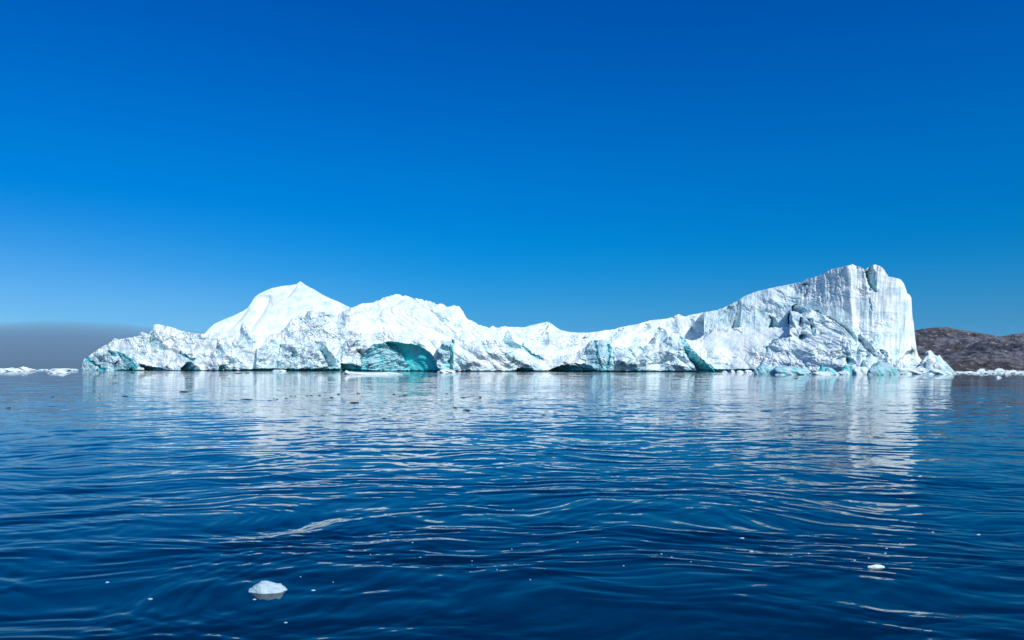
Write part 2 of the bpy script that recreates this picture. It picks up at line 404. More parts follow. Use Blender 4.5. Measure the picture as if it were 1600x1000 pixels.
face([(526, 1062, 1066), (538, 1066, 1076), (548, 1069, 1085), (558, 1074, 1094), (568, 1081, 1106), (580, 1090, 1122)], 1.5, .85)
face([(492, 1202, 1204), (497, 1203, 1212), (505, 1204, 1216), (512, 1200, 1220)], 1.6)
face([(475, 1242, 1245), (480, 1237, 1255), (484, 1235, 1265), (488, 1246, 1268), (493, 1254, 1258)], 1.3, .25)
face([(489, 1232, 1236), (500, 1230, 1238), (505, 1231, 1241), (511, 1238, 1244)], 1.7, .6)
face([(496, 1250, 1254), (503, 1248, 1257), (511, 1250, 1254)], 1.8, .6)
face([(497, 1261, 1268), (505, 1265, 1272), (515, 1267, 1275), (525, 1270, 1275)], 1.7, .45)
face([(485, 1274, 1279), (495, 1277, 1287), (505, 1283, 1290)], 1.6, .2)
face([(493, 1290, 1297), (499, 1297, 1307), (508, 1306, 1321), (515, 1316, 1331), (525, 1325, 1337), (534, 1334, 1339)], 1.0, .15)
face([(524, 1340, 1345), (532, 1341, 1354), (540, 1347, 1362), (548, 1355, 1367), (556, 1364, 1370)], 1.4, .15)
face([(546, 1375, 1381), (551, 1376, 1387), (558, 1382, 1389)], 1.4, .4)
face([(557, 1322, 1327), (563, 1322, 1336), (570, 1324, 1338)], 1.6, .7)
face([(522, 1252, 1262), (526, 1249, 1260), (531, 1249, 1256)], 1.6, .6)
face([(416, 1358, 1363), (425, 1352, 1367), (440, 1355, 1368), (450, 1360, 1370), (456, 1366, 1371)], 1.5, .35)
groove([(1338, 414), (1339.5, 420)], 1.5, 4)
groove([(1351, 420), (1354, 436), (1360, 453)], 2, 4, .25)
groove([(1357, 465), (1363, 485)], 1.5, 2)
groove([(1198, 548), (1199, 542), (1207, 533), (1220, 528), (1235, 525)], 1.8, 3, .4)
groove([(1400, 568), (1412, 556), (1428, 548)], 1.6, 3)
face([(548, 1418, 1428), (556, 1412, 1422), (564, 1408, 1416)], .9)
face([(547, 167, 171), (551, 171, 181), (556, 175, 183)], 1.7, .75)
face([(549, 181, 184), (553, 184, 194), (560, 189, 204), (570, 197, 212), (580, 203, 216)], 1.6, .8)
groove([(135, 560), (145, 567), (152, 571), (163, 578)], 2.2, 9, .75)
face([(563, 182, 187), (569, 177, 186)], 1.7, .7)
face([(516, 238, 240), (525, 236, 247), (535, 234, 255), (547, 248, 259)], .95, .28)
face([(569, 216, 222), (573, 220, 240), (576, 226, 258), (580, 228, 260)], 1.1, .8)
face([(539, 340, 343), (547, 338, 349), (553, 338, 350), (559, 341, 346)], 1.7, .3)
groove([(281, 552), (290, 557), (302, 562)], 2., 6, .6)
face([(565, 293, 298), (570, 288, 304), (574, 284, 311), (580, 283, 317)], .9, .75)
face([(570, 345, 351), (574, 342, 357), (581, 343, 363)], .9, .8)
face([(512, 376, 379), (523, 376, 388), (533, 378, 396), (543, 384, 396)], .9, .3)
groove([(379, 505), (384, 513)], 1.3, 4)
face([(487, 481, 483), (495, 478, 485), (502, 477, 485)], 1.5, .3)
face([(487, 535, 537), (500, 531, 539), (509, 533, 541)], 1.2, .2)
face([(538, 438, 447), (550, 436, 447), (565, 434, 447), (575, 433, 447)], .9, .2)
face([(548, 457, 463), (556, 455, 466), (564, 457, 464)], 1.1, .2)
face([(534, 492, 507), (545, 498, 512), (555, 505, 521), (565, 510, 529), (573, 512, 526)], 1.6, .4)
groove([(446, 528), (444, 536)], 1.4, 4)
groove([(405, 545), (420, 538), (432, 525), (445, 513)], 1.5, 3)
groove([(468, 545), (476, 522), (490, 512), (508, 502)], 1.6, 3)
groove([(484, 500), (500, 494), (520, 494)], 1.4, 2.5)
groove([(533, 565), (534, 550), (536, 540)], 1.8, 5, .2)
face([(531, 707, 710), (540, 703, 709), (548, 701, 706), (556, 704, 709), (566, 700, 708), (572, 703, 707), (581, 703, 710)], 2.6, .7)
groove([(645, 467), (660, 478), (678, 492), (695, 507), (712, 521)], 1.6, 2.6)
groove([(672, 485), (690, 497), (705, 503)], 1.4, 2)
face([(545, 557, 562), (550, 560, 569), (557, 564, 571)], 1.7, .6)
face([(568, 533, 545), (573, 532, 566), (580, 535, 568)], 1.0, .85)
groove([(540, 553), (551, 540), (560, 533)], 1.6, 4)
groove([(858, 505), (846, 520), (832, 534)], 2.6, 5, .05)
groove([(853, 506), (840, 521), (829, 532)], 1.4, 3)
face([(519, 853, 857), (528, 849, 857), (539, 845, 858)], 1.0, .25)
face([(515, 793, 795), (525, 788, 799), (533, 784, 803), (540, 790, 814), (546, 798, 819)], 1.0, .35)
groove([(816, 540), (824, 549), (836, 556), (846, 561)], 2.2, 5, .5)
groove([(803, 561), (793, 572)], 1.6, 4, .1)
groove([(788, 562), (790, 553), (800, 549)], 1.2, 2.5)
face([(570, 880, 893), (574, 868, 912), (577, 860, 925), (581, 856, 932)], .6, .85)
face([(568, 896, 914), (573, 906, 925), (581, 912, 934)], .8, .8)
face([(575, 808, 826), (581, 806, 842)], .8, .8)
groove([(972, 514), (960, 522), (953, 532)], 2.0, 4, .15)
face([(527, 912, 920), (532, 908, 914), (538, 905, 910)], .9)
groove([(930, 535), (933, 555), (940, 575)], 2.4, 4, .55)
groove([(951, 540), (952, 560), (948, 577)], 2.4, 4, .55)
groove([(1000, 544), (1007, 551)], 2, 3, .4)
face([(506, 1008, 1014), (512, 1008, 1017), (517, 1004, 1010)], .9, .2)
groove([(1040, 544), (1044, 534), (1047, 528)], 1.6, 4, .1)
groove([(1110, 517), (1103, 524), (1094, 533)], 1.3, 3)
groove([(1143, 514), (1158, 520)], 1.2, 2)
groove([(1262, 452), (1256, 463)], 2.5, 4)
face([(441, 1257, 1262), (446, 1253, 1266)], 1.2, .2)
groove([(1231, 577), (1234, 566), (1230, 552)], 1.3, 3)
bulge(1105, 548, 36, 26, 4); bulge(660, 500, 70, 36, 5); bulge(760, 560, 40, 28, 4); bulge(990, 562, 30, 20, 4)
bulge(1062, 562, 26, 36, 5); bulge(1270, 552, 26, 24, 5); bulge(1222, 556, 24, 26, 4); bulge(1080, 508, 22, 14, 3)
D = D + rel
# wave-cut notch at the water
uc = cinterp(u, [(128, 0), (178, 0), (190, 1.6), (260, 1.2), (300, 1.0), (355, 1.2), (365, 2.0), (385, 2.2), (400, 3.6), (520, 3.6), (545, 4.0), (566, 2.2), (600, 1.0), (640, 1.4), (700, 1.6), (712, 1.5), (860, 1.8), (930, 1.8), (960, 1.5), (1105, 1.8), (1120, 4.2), (1176, 4.6), (1196, 1), (1210, 0), (1452, 0)])
uc = np.clip(uc + (uc > .6)*fbm(u/9, u*0, 3, 301)*1.0, 0, 9)
cut = (wl[None, :]-PY) < uc[None, :]
D = D + np.where(cut, 9.0, 0)
FE_B = np.where(cut, .9, FE_B)
# water-worn blue-green foot in places
foot = np.clip(1-(wl[None, :]-PY-uc[None, :])/7, 0, 1)*np.clip(.5+fbm(UU/22, PY*0, 2, 311)*1.2, 0, 1)
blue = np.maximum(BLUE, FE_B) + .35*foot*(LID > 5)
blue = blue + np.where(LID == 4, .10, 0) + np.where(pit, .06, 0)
dirt = np.exp(-((UU-318)/34)**2-((PY-(541-.03*(UU-318)))/6.5)**2)*.75 + np.exp(-((UU-183)/9)**2-((PY-541)/6)**2)*.5
dirt = dirt + np.exp(-((UU-600)/60)**2-((PY-528)/6)**2)*.3 + np.exp(-((UU-500)/60)**2-((PY-524)/9)**2)*.3 + np.exp(-((UU-860)/60)**2-((PY-536)/5)**2)*.22
dirt = dirt + (LID == KC)*0

X = D*(UU-800)/F; Z = CAMH + D*(HZ(UU)-PY)/F
# the foot of the berg goes on below the water
foot_row = np.stack([X[0], D[0], np.full(NC, -3.0)], -1)
P3 = np.stack([X, D, Z], -1)
# back of the berg: from the crest away and down
crest = P3[-1]
zc = crest[:, 2]
backs = []
thick = 30 + .9*zc
for k, (fd, fz) in enumerate(((.04, .995), (.15, .97), (.4, .86), (.7, .6), (.95, .25), (1.05, -.05))):
    dy = thick*fd + 4*fbm(u/30, u*0+k*3.1, 3, 401)
    y = crest[:, 1] + np.maximum(dy, 1.0)
    backs.append(np.stack([crest[:, 0]*(1+0*y), y, np.where(fz > 0, zc*fz, -3)], -1))
allP = np.concatenate([foot_row[None], P3, np.array(backs)], 0)
blA = np.concatenate([np.full((1, NC), .9), blue, np.full((len(backs), NC), .05)], 0)
diA = np.concatenate([np.zeros((1, NC)), dirt, np.zeros((len(backs), NC))], 0)
lidA = np.concatenate([LID[:1], LID, np.full((len(backs), NC), 99)], 0)
nr = allP.shape[0]
Q = grid_quads(nr, NC)
ql = lidA.reshape(-1)[Q[:, 3]]; ql[Q[:, 0] >= NR*NC] = 99
# pieces that make up the berg
partkey = [('snow_dome', [1], 'smooth rounded snow dome with a sharp tip'), ('snow_saddle', [3], 'smooth white saddle between the two high ends'),
           ('snow_slope', [0], 'rumpled low snow slope at the left end'), ('snow_slope', [2], 'broad snow hump above the turquoise cave'), ('snow_slope', [4], 'long grey-white ramp rising to the tower'),
           ('ice_tower', [5], 'tall fluted white tower at the right end'), ('ice_lobe', [6], 'dark-veined scalloped lobe at the far left tip'),
           ('ice_cliff', [7], None), ('ice_cliff', [8], None), ('ice_cliff', [9], None), ('ice_cliff', [10], None), ('ice_column', [11], 'crumpled blue-white pillar beside the cave'),
           ('ice_cliff', [12], None), ('ice_column', [13], 'pale blue vertical pillar in the low middle'), ('ice_cliff', [14], None), ('snow_apron', [15], 'smooth white apron left of the rubble'),
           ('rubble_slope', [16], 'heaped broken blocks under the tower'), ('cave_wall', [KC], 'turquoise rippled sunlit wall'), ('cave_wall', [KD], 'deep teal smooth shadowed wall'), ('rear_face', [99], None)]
berg = bpy.data.objects.new('iceberg', None); COL.objects.link(berg); berg.location = (0, 700, 0)
tag(berg, 'huge long white iceberg with a snow dome, a turquoise cave and a tall fluted tower', 'iceberg')
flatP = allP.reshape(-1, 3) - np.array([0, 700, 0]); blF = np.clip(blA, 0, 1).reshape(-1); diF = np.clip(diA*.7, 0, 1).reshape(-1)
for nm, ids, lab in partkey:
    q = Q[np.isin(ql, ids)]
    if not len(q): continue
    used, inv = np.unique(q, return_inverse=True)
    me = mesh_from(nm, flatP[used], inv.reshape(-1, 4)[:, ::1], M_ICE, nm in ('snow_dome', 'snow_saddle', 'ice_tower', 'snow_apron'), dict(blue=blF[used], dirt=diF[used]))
    o = link(nm, me, berg)
    if lab: o['label'] = lab

# ---------------------------------------------------------------- loose ice
def ico(sub):
    import bmesh
    bm = bmesh.new(); bmesh.ops.create_icosphere(bm, subdivisions=sub, radius=1)
    v = np.array([x.co[:] for x in bm.verts]); f = np.array([[q.index for q in p.verts] for p in bm.faces]); bm.free()
    return v, f
ICO = {k: ico(k) for k in (2, 3, 4, 5)}
def lump(sub, seed, rough=.25, fac=.3, smooth_n=1.5, crown=None, box=False):
    """irregular lump of ice about the unit sphere; crown(x,y) gives the height profile of its top"""
    v, f = ICO[sub]; v = v.copy()
    if box: v = v/((np.abs(v)**3.4).sum(1)**(1/3.4))[:, None]
    s = seed*13.7
    n = rough*fbm(v[:, 0]*smooth_n+s+v[:, 2], v[:, 1]*smooth_n+v[:, 2]*.7, 4, seed) + fac*facets(v[:, 0]*2.2+s+v[:, 2]*.9, v[:, 1]*2.2-v[:, 2]*1.1, seed+5, .9)*.5
    v = v*(1+n)[:, None]
    if crown is not None:
        top = np.interp(v[:, 0], crown[0], crown[1])
        v[:, 2] = np.where(v[:, 2] > 0, v[:, 2]*top, v[:, 2])
    return v, f
def at(px, D_, z=0.): return np.array([D_*(px-800)/F, D_, z])
def dist_for(px, py): return CAMH*F/(py-HZ(px))
def piece(name, pxl, pxr, ytop, ybase, seed, label, cat, group=None, crown=None, blue=.2, sub=4, depth=.6, rough=.25, fac=.35, smooth=False, mat=None, sink=.35, dirt=0.):
    D_ = dist_for((pxl+pxr)/2, ybase)
    wd = (pxr-pxl)*D_/F/2*(1.12 if sub>=4 else 1.0); h = (ybase-ytop)*D_/F
    vv, f = lump(sub, seed, rough, fac, crown=crown, box=name in ('ice_block', 'ice_floe') and sub > 3)
    vv = vv/np.abs(vv[:, 0]).max()*np.array([1, 1, 1])
    vv[:, 2] = np.where(vv[:, 2] > 0, vv[:, 2]/vv[:, 2].max(), vv[:, 2]*sink)
    vv = vv*np.array([wd, wd*depth, h])
    bl = np.clip(blue+.25*fbm(vv[:, 0]/wd*2, vv[:, 2]/h*2, 2, seed), 0, 1)
    me = mesh_from(name, vv, [], mat or M_CHUNK, smooth, dict(blue=bl, dirt=np.full(len(vv), dirt)), tris=f)
    o = link(name, me)
    c = at((pxl+pxr)/2, D_); o.location = (c[0], c[1]+wd*depth*.6, 0)
    return tag(o, label, cat, group)
G1 = 'blue ice blocks grounded along the foot of the tower'
bb = .5
piece('ice_block', 1182, 1216, 570, 585.4, 21, 'grey-blue ice block with an overhanging nose, leftmost under the tower', 'ice block', G1, ([-1, -.6, 0, .6, 1], [.9, 1, 1, .9, .7]), bb, rough=.16, fac=.28, dirt=.2)
piece('ice_block', 1211, 1269, 572, 585.8, 22, 'long rounded pale blue ice block, widest of those under the tower', 'ice block', G1, ([-1, -.4, 0, .5, 1], [1, 1, .95, .8, .3]), bb-.08, rough=.14, fac=.25, dirt=.2)
piece('ice_block', 1278, 1292, 567, 585.6, 23, 'small pointed teal ice block right of the long rounded one', 'ice block', G1, ([-1, -.3, 0, .3, 1], [.3, .7, 1.2, .6, .3]), .8, rough=.15, fac=.4)
piece('ice_block', 1272, 1303, 580, 586, 24, 'low white ice slab lying before the pointed teal block', 'ice block', G1, None, .12, rough=.12, fac=.2)
piece('ice_block', 1291, 1318, 574, 585.9, 25, 'slanting dark teal ice block sloping down to the right', 'ice block', G1, ([-1, -.5, 0, .5, 1], [1.1, 1, .6, .35, .2]), .65, rough=.12, fac=.3)
piece('ice_block', 1318, 1336, 569, 584.8, 26, 'steep teal-faced ice block below the rubble slope', 'ice block', G1, None, .7, rough=.15, fac=.45)
piece('ice_block', 1306, 1330, 577, 586, 27, 'white ice block tilted against the steep teal-faced one', 'ice block', G1, ([-1, 0, .4, 1], [.4, .7, 1.1, .5]), .08, rough=.15, fac=.45)
piece('ice_block', 1334, 1358, 572, 585.8, 28, 'white crumpled ice block between the teal and the grey ones', 'ice block', G1, None, .1, rough=.2, fac=.5)
piece('ice_block', 1346, 1364, 562, 584.2, 29, 'jagged dark grey-green ice spike behind the white crumpled block', 'ice block', G1, ([-1, -.5, 0, .5, 1], [1.3, 1.2, .8, .5, .4]), .62, rough=.15, fac=.5, dirt=.6)
piece('ice_block', 1360, 1396, 571, 586.3, 30, 'smooth round light blue ice block in front of the grey arch', 'ice block', G1, None, bb, rough=.12, fac=.2, dirt=.2)
piece('ice_block', 1366, 1411, 564, 585.4, 31, 'arched grey-green ice block behind the round light blue one', 'ice block', G1, ([-1, -.5, 0, .4, 1], [.9, 1.1, 1, .7, .25]), .5, rough=.12, fac=.25, dirt=.5)
# small white berg right of the tower
sb = piece('small_iceberg', 1434, 1494, 547, 584.2, 41, 'small pointed white iceberg with blue hollows, right of the tall tower', 'iceberg', None,
           ([-1, -.8, -.55, -.3, -.05, .15, .4, .7, 1], [.35, .75, 1.0, 1.2, 1.2, 1.1, .95, .7, .4]), .12, sub=5, rough=.16, fac=.32, depth=.5)
piece('ice_block', 1400, 1452, 574, 585, 42, 'low white jumble of ice joined to the foot of the small berg', 'ice block', None, None, .1, rough=.3, fac=.6)
piece('ice_block', 1448, 1490, 577, 585.4, 43, 'low pale blue ice shelf in front of the small berg', 'ice block', None, None, .25, rough=.3, fac=.6)
# floes
piece('ice_floe', 541, 626, 578.2, 585.4, 51, 'long flat white ice floe in front of the turquoise cave', 'ice floe', None, ([-1, -.9, -.7, -.2, .3, .55, .8, 1], [3, 1.6, 1, .85, .85, 1.2, .7, .5]), .05, rough=.08, fac=.12, depth=.35)
piece('ice_floe', 684, 710, 577, 582.6, 52, 'small heaped white ice floe at the foot of the crumpled pillar', 'ice floe', None, None, .05, rough=.3, fac=.6)
piece('ice_floe', 425, 445, 577.3, 580.8, 53, 'small white floe lying against the dark waterline left of centre', 'ice floe', None, None, .05, rough=.2, fac=.4)
G3 = 'ice floes on the far left horizon'
piece('ice_floe', -30, 30, 574.2, 580.4, 54, 'bumpy white floe cut by the left edge of the picture', 'ice floe', G3, ([-1, -.3, .4, 1], [.8, .8, 1.1, .4]), .02, rough=.25, fac=.5, depth=.4)
piece('ice_floe', 12, 60, 572.3, 579.6, 55, 'bumpy white floe with the highest knob on the left horizon', 'ice floe', G3, ([-1, -.45, -.25, 0, .4, 1], [.7, .9, 1.4, .8, .7, .3]), .02, rough=.25, fac=.5, depth=.4)
piece('ice_floe', 60, 73, 576.6, 578.6, 56, 'thin flat floe between the two bumpy ones on the left horizon', 'ice floe', G3, None, .02, rough=.2, fac=.3, depth=.4)
piece('ice_floe', 75, 117, 575.4, 579.2, 57, 'thin white floe behind the nearer peaked one, left', 'ice floe', G3, None, .02, rough=.25, fac=.5, depth=.4)
piece('ice_floe', 74, 105, 578.5, 583.3, 58, 'nearer white floe with a low peak, left of the iceberg tip', 'ice floe', G3, ([-1, -.5, 0, .35, .6, 1], [.5, .8, .8, 1.2, .7, .3]), .02, rough=.15, fac=.3, depth=.4)
# small floes in the dark undercut
rng = random.Random(5)
for k, (a, b_, t_) in enumerate(((1128, 1138, 579.0), (1140, 1149, 576.4), (1151, 1163, 578.6), (1163, 1176, 578.0), (1174, 1186, 579.3))):
    piece('ice_floe', a, b_, t_, 582.6, 61+k, ('first', 'second', 'third', 'fourth', 'fifth')[k]+' from left of five white ice lumps before the black undercut', 'ice floe', 'small ice lumps before the undercut', None, .03, sub=3, rough=.3, fac=.6)
# band of brash ice on the right under the hills
x = 1490.
k = 0
while x < 1640:
    wpx = rng.uniform(6, 16)
    hh = rng.uniform(2.0, 4.4) * (1.35 if 1520 < x < 1575 else .8)
    yb = rng.uniform(580.8, 583.4)
    piece('brash_ice', x, x+wpx, yb-hh, yb, 100+k, 'small white chunk in the ice drift line below the brown hills', 'ice chunk', 'drift line of brash ice below the hills', None, rng.uniform(0, .1), sub=3, rough=.25, fac=.45)
    x += wpx*rng.uniform(.3, .6); k += 1
for k in range(9):
    x = 1490+k*13+rng.uniform(-3, 3); yb = rng.uniform(583., 584.6)
    piece('brash_ice', x, x+rng.uniform(10, 22), yb-2.2, yb, 150+k, 'small white chunk in the ice drift line below the brown hills', 'ice chunk', 'drift line of brash ice below the hills', None, .15, sub=3, rough=.3, fac=.5)
piece('brash_ice', 1556, 1566, 587.6, 590.4, 171, 'lone small white ice piece in the water before the drift line', 'ice chunk', None, None, 0, sub=3)
for k, (cx, cy, ww, hh_) in enumerate(((1213, 558, 0, 0),)): pass
# near growler and crumbs of ice
M_NEAR = ice_material('clear_floating_ice', 30.0, snow=(.52, .63, .70), ice=(.36, .52, .58), deep=(.1, .3, .34))
g = piece('ice_growler', 388, 443, 908.5, 926, 12, 'rounded chunk of bubbly white ice floating alone in the near water', 'ice chunk', None, ([-1, -.7, -.4, -.1, .2, .45, .65, .85, 1], [.7, .95, 1.1, 1.1, .95, .82, .95, .8, .5]), .25, sub=5, rough=.12, fac=.12, depth=.6, mat=M_NEAR, smooth=False)
g.location.z -= .015
crumbs = [(398, 937, 7), (490, 923, 9), (235, 937, 9), (168, 909, 8), (447, 974, 7), (470, 902, 3), (521, 910, 3), (1160, 843, 9), (1175, 861.5, 9), (1264, 866, 6), (1237, 867, 4), (1214, 867, 3), (1336, 875.5, 5),
          (1370, 884.5, 32), (1358, 872.5, 3), (1386, 857.5, 5), (1384, 864, 6), (1407, 849, 4), (1458, 832, 6), (1530, 835, 8), (606, 845, 4), (657, 873, 4), (579, 867, 3), (645, 852, 4), (738, 877, 3), (800, 859, 2.5), (829, 905, 3),
          (903, 849, 4), (975, 884, 4), (1050, 871, 4), (1034, 866, 4), (802, 796, 4), (1080, 878, 3), (777, 892, 2.5)]
CRL = {0: 'tiny ice crumb in the water just below the rounded white chunk', 1: 'small ice crumb to the right of the rounded white chunk', 2: 'small ice crumb farthest down on the left of the rounded chunk',
       4: 'lowest ice crumb of all, below and right of the rounded chunk', 7: 'uppermost of the ice crumbs on the right half of the near water',
       13: 'thin long sliver of white ice in the near water, lower right', 19: 'rightmost ice crumb in the near water close to the right edge'}
for k, (cx, cy, ww) in enumerate(crumbs):
    big_ = ww > 20
    piece('ice_crumb', cx-ww*.42, cx+ww*.42, cy-(1.8 if big_ else max(.5, ww*.12)), cy+(3 if big_ else .4), 200+k,
          CRL.get(k, 'tiny crumb of ice adrift in the near blue water'), 'ice chip', None if k in CRL else 'crumbs of ice adrift in the near water', None, .0 if big_ else .2, sub=2, rough=.2, fac=.4, depth=.5 if not big_ else .25, mat=M_CHUNK if big_ else M_NEAR)
# dark little lumps of debris-laden ice in the middle distance
m, nt, b = new_mat('silty_ice')
b.inputs['Base Color'].default_value = (.05, .06, .065, 1); b.inputs['Roughness'].default_value = .35
M_DARK = m
dk = [(12, 637, 9), (82, 620, 6), (195, 619, 12), (285, 612, 16), (385, 624, 22), (428, 623, 5), (433, 624, 4), (447, 622, 5), (455, 619, 6), (461, 619, 4), (480, 618.5, 6), (486, 618, 6), (499, 617.5, 5), (518, 621, 7), (529, 615.5, 6),
      (560, 614.5, 6), (616, 616, 7), (553, 629, 16), (498, 658.5, 4), (632, 617.5, 10), (698, 615, 6), (724, 621, 10), (750, 620, 8), (712, 637, 9), (728, 641, 14), (600, 654, 9), (642, 656, 6), (850, 648, 10), (868, 645, 6), (905, 584.8, 10), (913, 584.8, 5), (895, 585, 5), (918.5, 584.5, 5), (905, 650, 4),
      (372, 583.2, 14), (386, 583, 8), (207, 583, 8), (1066, 589, 8), (1244, 591.4, 6), (361, 726, 10), (832, 729, 3), (884, 661, 5)]
for k, (cx, cy, ww) in enumerate(dk):
    piece('silty_ice', cx-ww/2, cx+ww/2, cy-min(1.1, .5+ww*.04), cy+.35, 300+k, 'little dark lump of silty ice adrift in the middle distance', 'ice chip', 'dark ice lumps adrift in the middle distance', None, 0, sub=2, rough=.3, fac=.5, depth=.5, mat=M_DARK)

# ---------------------------------------------------------------- hills on the right
m, nt, b = new_mat('hazed_tundra_rock')
g = N(nt, 'ShaderNodeNewGeometry')
mp = N(nt, 'ShaderNodeMapping'); mp.inputs['Scale'].default_value = (1, .3, 1.3); mp.inputs['Rotation'].default_value = (0, R(12), 0)
nt.links.new(g.outputs['Position'], mp.inputs[0])
a1 = noise(nt, mp.outputs[0], .018, 9, .72, .6); a2 = noise(nt, mp.outputs[0], .06, 6, .7, .3); a3 = noise(nt, mp.outputs[0], .006, 4, .6)
c = mixc(nt, mrange(nt, a1.outputs[0], .44, .56), (.044, .050, .070), (.20, .195, .22))  # rock tones lifted and blued: distance haze painted into the base colour
c = mixc(nt, mrange(nt, a3.outputs[0], .48, .60), c, (.070, .062, .056))
c = mixc(nt, mrange(nt, a2.outputs[0], .53, .66), c, (.40, .38, .40))
nt.links.new(c, b.inputs['Base Color']); b.inputs['Roughness'].default_value = .9
hb = N(nt, 'ShaderNodeBump'); hb.inputs['Strength'].default_value = 1.; hb.inputs['Distance'].default_value = 25.
nt.links.new(a1.outputs[0], hb.inputs['Height']); nt.links.new(hb.outputs[0], b.inputs['Normal'])
M_HILL = m
def hill(name, pts, Dc, Dfront, seed, label):
    uu = np.arange(1340, 1760, 1.0)
    top = cinterp(uu, pts)
    nv = 90
    t = np.linspace(0, 1, nv)
    zc = (HZ(uu)-top)*Dc/F + CAMH
    y0, y1 = Dfront, Dc
    rows = []
    for tt in t:
        y = y0+(y1-y0)*tt
        prof = tt**.8*(1-.0*tt)
        z = zc*prof - 2
        xw = Dc*(uu-800)/F
        n = 10*fbm(xw/140+seed, np.full_like(xw, y/140), 5, seed) + 26*(ridged(xw/420+seed, np.full_like(xw, y/300), 3, seed+3)-.9)
        z = z + n*np.sin(np.pi*min(1, tt*1.0))*.9*(.35+.65*(1-tt)) + fbm(xw/34, np.full_like(xw, y/34), 4, seed+7)*6.0*min(1, tt*4)*(1 if tt < .9 else .4)
        rows.append(np.stack([xw*(y/Dc)**.35 if False else xw, np.full_like(xw, y), z], -1))
    # far side falls away
    for tt in (.15, .5, 1.):
        xw = Dc*(uu-800)/F
        rows.append(np.stack([xw, np.full_like(xw, y1+tt*500), zc*(1-tt)**1.5-5], -1))
    P = np.array(rows)
    return P, mesh_from(name, P.reshape(-1, 3), grid_quads(P.shape[0], P.shape[1]), M_HILL, False)
P, me = hill('hill', [(1340, 540), (1400, 520), (1430, 514.5), (1448, 512.5), (1470, 510.5), (1480, 510.5), (1492, 513), (1505, 517), (1520, 518.5), (1532, 520), (1540, 524), (1550, 530), (1600, 548), (1760, 568)], 3000, 2300, 11, '')
tag(link('hill', me), kind='structure', label='brown rocky hill with a rounded top just right of the iceberg')
P, me = hill('hill', [(1340, 575), (1420, 572), (1480, 556), (1510, 543), (1530, 532), (1550, 526.5), (1565, 524.5), (1580, 522), (1600, 518.5), (1640, 512), (1700, 506), (1760, 512)], 2250, 1750, 19, '')
tag(link('hill.001', me), kind='structure', label='nearer brown rocky hill rising toward the right edge')

# ---------------------------------------------------------------- fog bank on the left
def fog(name, prof, Dn, thick, dens, col, label):
    uu = np.arange(prof[0][0], prof[-1][0]+1, 20.)
    hh = cinterp(uu, prof)*Dn/F
    hh = hh*(1+.03*fbm(uu/90, uu*0, 3, 510))
    th = np.linspace(0, np.pi, 15)
    P = []
    for a in th:
        yy = Dn + thick/2 - math.cos(a)*thick/2
        P.append(np.stack([Dn*(uu-800)/F, np.full_like(uu, yy), hh*max(1-abs(math.cos(a)), 0)**.8 + 2.0], -1))
    # underside
    P.append(np.stack([Dn*(uu-800)/F, np.full_like(uu, Dn), np.full_like(uu, 2.0)], -1))
    P = np.array(P)
    q = grid_quads(P.shape[0], P.shape[1])
    nc = len(uu); nr_ = P.shape[0]
    caps = []
    m = bpy.data.materials.new(name); m.use_nodes = True; n2 = m.node_tree; n2.nodes.clear()
    o2 = N(n2, 'ShaderNodeOutputMaterial'); pv = N(n2, 'ShaderNodeVolumePrincipled')
    pv.inputs['Color'].default_value = (*col, 1); pv.inputs['Density'].default_value = dens; pv.inputs['Anisotropy'].default_value = 0
    pv.inputs['Absorption Color'].default_value = (0, 0, 0, 1)
    n2.links.new(pv.outputs[0], o2.inputs['Volume'])
    me = mesh_from(name, P.reshape(-1, 3), q, m, True)
    import bmesh
    bm = bmesh.new(); bm.from_mesh(me); bmesh.ops.remove_doubles(bm, verts=bm.verts, dist=1e-3); bmesh.ops.holes_fill(bm, edges=bm.edges, sides=0)
    bmesh.ops.recalc_face_normals(bm, faces=bm.faces); bm.to_mesh(me); bm.free()
    return tag(link(name, me), label, kind='stuff')
fog('fog_bank', [(-900, 66), (-300, 82), (-60, 90), (0, 88), (60, 85), (120, 81), (200, 73), (260, 68), (330, 63), (420, 52), (560, 38), (700, 22), (800, 1)], 7000, 2600, .0022, (.44, .65, .82),
    'low grey-violet fog bank on the horizon behind the left end of the iceberg')

# ---------------------------------------------------------------- sea
m, nt, b = new_mat('sea_water')
b.inputs['Base Color'].default_value = (.0, .011, .030, 1)
b.inputs['Roughness'].default_value = .025
b.inputs['IOR'].default_value = 1.333
g = N(nt, 'ShaderNodeNewGeometry')
ln = N(nt, 'ShaderNodeVectorMath', operation='LENGTH'); nt.links.new(g.outputs['Position'], ln.inputs[0])
dist = ln.outputs['Value']
def nvec(scale, sy, amp, seed, detail=2):
    mp = N(nt, 'ShaderNodeMapping'); mp.inputs['Scale'].default_value = (scale*.7, scale*sy, 1); mp.inputs['Location'].default_value = (seed*3.1, seed*7.7, seed)
    nt.links.new(g.outputs['Position'], mp.inputs[0])
    n = noise(nt, mp.outputs[0], 1.0, detail, .5, .4)
    s = N(nt, 'ShaderNodeVectorMath', operation='SUBTRACT'); nt.links.new(n.outputs['Color'], s.inputs[0]); s.inputs[1].default_value = (.5, .5, .5)
    mu = N(nt, 'ShaderNodeVectorMath', operation='SCALE'); nt.links.new(s.outputs[0], mu.inputs[0])
    if isinstance(amp, float): mu.inputs['Scale'].default_value = amp
    else: nt.links.new(amp, mu.inputs['Scale'])
    return mu.outputs[0]
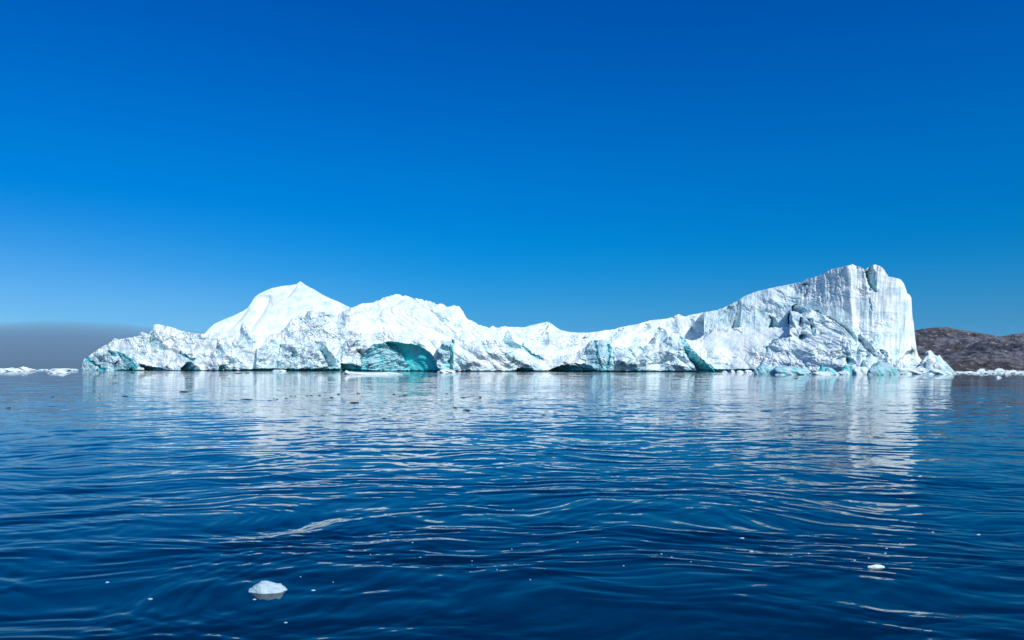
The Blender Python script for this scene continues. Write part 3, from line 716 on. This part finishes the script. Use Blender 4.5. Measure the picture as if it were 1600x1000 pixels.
# wind patches: broad areas that are calmer or rougher
mpw = N(nt, 'ShaderNodeMapping'); mpw.inputs['Scale'].default_value = (.004, .016, 1); nt.links.new(g.outputs['Position'], mpw.inputs[0])
wn = noise(nt, mpw.outputs[0], 1.0, 4, .6)
patch = mrange(nt, wn.outputs[0], .36, .64, .3, 1.6)
far = mrange(nt, dist, 25, 120, 0., 1.)
ampA = math_n(nt, 'MULTIPLY', patch, math_n(nt, 'MULTIPLY', mrange(nt, dist, 20, 60, .03, .13), mrange(nt, dist, 100, 260, 1., .6)))
ampB = math_n(nt, 'MULTIPLY', math_n(nt, 'MULTIPLY', patch, mrange(nt, dist, 70, 300, 1., .35)), mrange(nt, dist, 5, 35, .09, .22))
v1 = nvec(.55, 1.0, ampA, 1); v2 = nvec(2.6, 1.0, ampB, 2, 3)
ampC = math_n(nt, 'MULTIPLY', patch, mrange(nt, dist, 60, 160, .0, .12)); v0 = nvec(.13, 1.0, ampC, 3, 2)
ampD = math_n(nt, 'MULTIPLY', patch, mrange(nt, dist, 10, 60, .07, .03)); v3 = nvec(9.0, 1.0, ampD, 4, 2)
a01 = N(nt, 'ShaderNodeVectorMath', operation='ADD'); nt.links.new(v0, a01.inputs[0]); nt.links.new(v3, a01.inputs[1])
a02 = N(nt, 'ShaderNodeVectorMath', operation='ADD'); nt.links.new(a01.outputs[0], a02.inputs[0]); nt.links.new(v2, a02.inputs[1]); v2 = a02.outputs[0]
ad = N(nt, 'ShaderNodeVectorMath', operation='ADD'); nt.links.new(v1, ad.inputs[0]); nt.links.new(v2, ad.inputs[1])
flat = N(nt, 'ShaderNodeVectorMath', operation='MULTIPLY'); nt.links.new(ad.outputs[0], flat.inputs[0]); flat.inputs[1].default_value = (.6, 1, 0)
ad2 = N(nt, 'ShaderNodeVectorMath', operation='ADD'); nt.links.new(flat.outputs[0], ad2.inputs[0]); nt.links.new(g.outputs['Normal'], ad2.inputs[1])
nm = N(nt, 'ShaderNodeVectorMath', operation='NORMALIZE'); nt.links.new(ad2.outputs[0], nm.inputs[0])
nt.links.new(nm.outputs[0], b.inputs['Normal'])
M_SEA = m

# polar sheet: fine rings near the viewer's boat, spreading out to the horizon
r1 = np.concatenate([[0.01, 2.0, 3.5], 1.0/np.linspace(1/4.6, 1/420.0, 960)])
r2 = np.geomspace(430, 90000, 60)
rr = np.concatenate([r1, r2])
aa = np.linspace(R(-43), R(43), 880)
RR, AA = np.meshgrid(rr, aa, indexing='ij')
WX = RR*np.sin(AA); WY = RR*np.cos(AA)
H = np.zeros(WX.shape)
rw = np.random.RandomState(3)
sel = RR[:, 0] < 430
wx = WX[sel]; wy = WY[sel]; wr = RR[sel]
h = np.zeros(wx.shape)
cell = np.maximum(wr**2*.000225, wr*.0017)          # ring spacing: waves shorter than a few rings fade out
def fade_for(lam): return np.clip((lam/(cell*2.4))-.6, 0, 1)
# wandering of the crests and wind patches, so that no train runs on unbroken
wpx = wx + 1.1*fbm(wx/5, wy/7, 3, 720); wpy = wy + 1.1*fbm(wx/6, wy/5, 3, 725)
env = [np.clip(1+1.1*fbm(wx/(4+3*k)+k*9, wy/(5+4*k), 3, 700+k), .1, 2.4) for k in range(4)]
for k in range(64):
    lam = .20*(3.6/.20)**(rw.rand()**1.15)
    kk = 2*np.pi/lam
    amp = .0050*lam**.72*rw.uniform(.5, 1.2)*2.1/8
    if k % 3 != 0:
        th = R(rw.normal(0, 42))
        ph = kk*(wpx*math.sin(th)+wpy*math.cos(th)) + rw.rand()*6.28
    else:
        cx, cy = rw.uniform(-4, 5), rw.uniform(-9, -3)
        ph = kk*np.hypot(wpx-cx, wpy-cy) + rw.rand()*6.28
    s_ = np.sin(ph)
    h += amp*fade_for(lam)*env[(k+1) % 4]*(s_ + .22*np.cos(2*ph))
# choppy crossing ripples
for k, (lam, ang, st, A) in enumerate(((3.4, 14, .5, .024), (1.9, -24, .5, .016), (1.0, 30, .6, .0125), (.85, -16, .6, .0115), (.5, 8, .6, .0068), (.44, -38, .7, .0060), (.24, 20, .7, .0028), (.21, -12, .7, .0024))):
    c_, s2 = math.cos(R(ang)), math.sin(R(ang))
    a_ = (wpx*c_+wpy*s2)*st/lam; b_ = (-wpx*s2+wpy*c_)/lam
    h += A*.55*fade_for(lam)*env[k % 4]*(1-1.6*np.abs(perlin(a_, b_, 740+k)) if k % 2 else perlin(a_, b_, 740+k)*1.3)
H[sel] = h
V = np.stack([WX, WY, H], -1).reshape(-1, 3)
me = mesh_from('water', V, grid_quads(len(rr), len(aa)), M_SEA, True)
# make normals point up
sea = link('water', me)
tag(sea, 'deep blue rippled sea reflecting the iceberg', kind='structure')
# the same sea to the sides and behind
r3 = np.concatenate([[0.0], np.geomspace(3, 90000, 60)]); a3_ = np.linspace(R(43), R(317), 90)
R3, A3 = np.meshgrid(r3, a3_, indexing='ij')
V = np.stack([R3*np.sin(A3), R3*np.cos(A3), 0*R3], -1).reshape(-1, 3)
me2 = mesh_from('water', V, grid_quads(len(r3), len(a3_)), M_SEA, True)
tag(link('water.001', me2), 'open sea beside and behind the viewer', kind='structure')
for me_ in (me, me2):
    if me_.polygons[len(me_.polygons)//2].normal.z < 0: me_.flip_normals()

# what floats near the viewer rides on the waves
for o in COL.objects:
    if o.type == 'MESH' and o.name.split('.')[0] in ('ice_growler', 'ice_crumb', 'silty_ice', 'brash_ice'):
        x_, y_ = o.location.x, o.location.y
        r_ = math.hypot(x_, y_)
        if r_ < 400:
            i_ = int(np.abs(rr-r_).argmin()); j_ = int(np.abs(aa-math.atan2(x_, y_)).argmin())
            o.location.z += float(H[i_, j_])
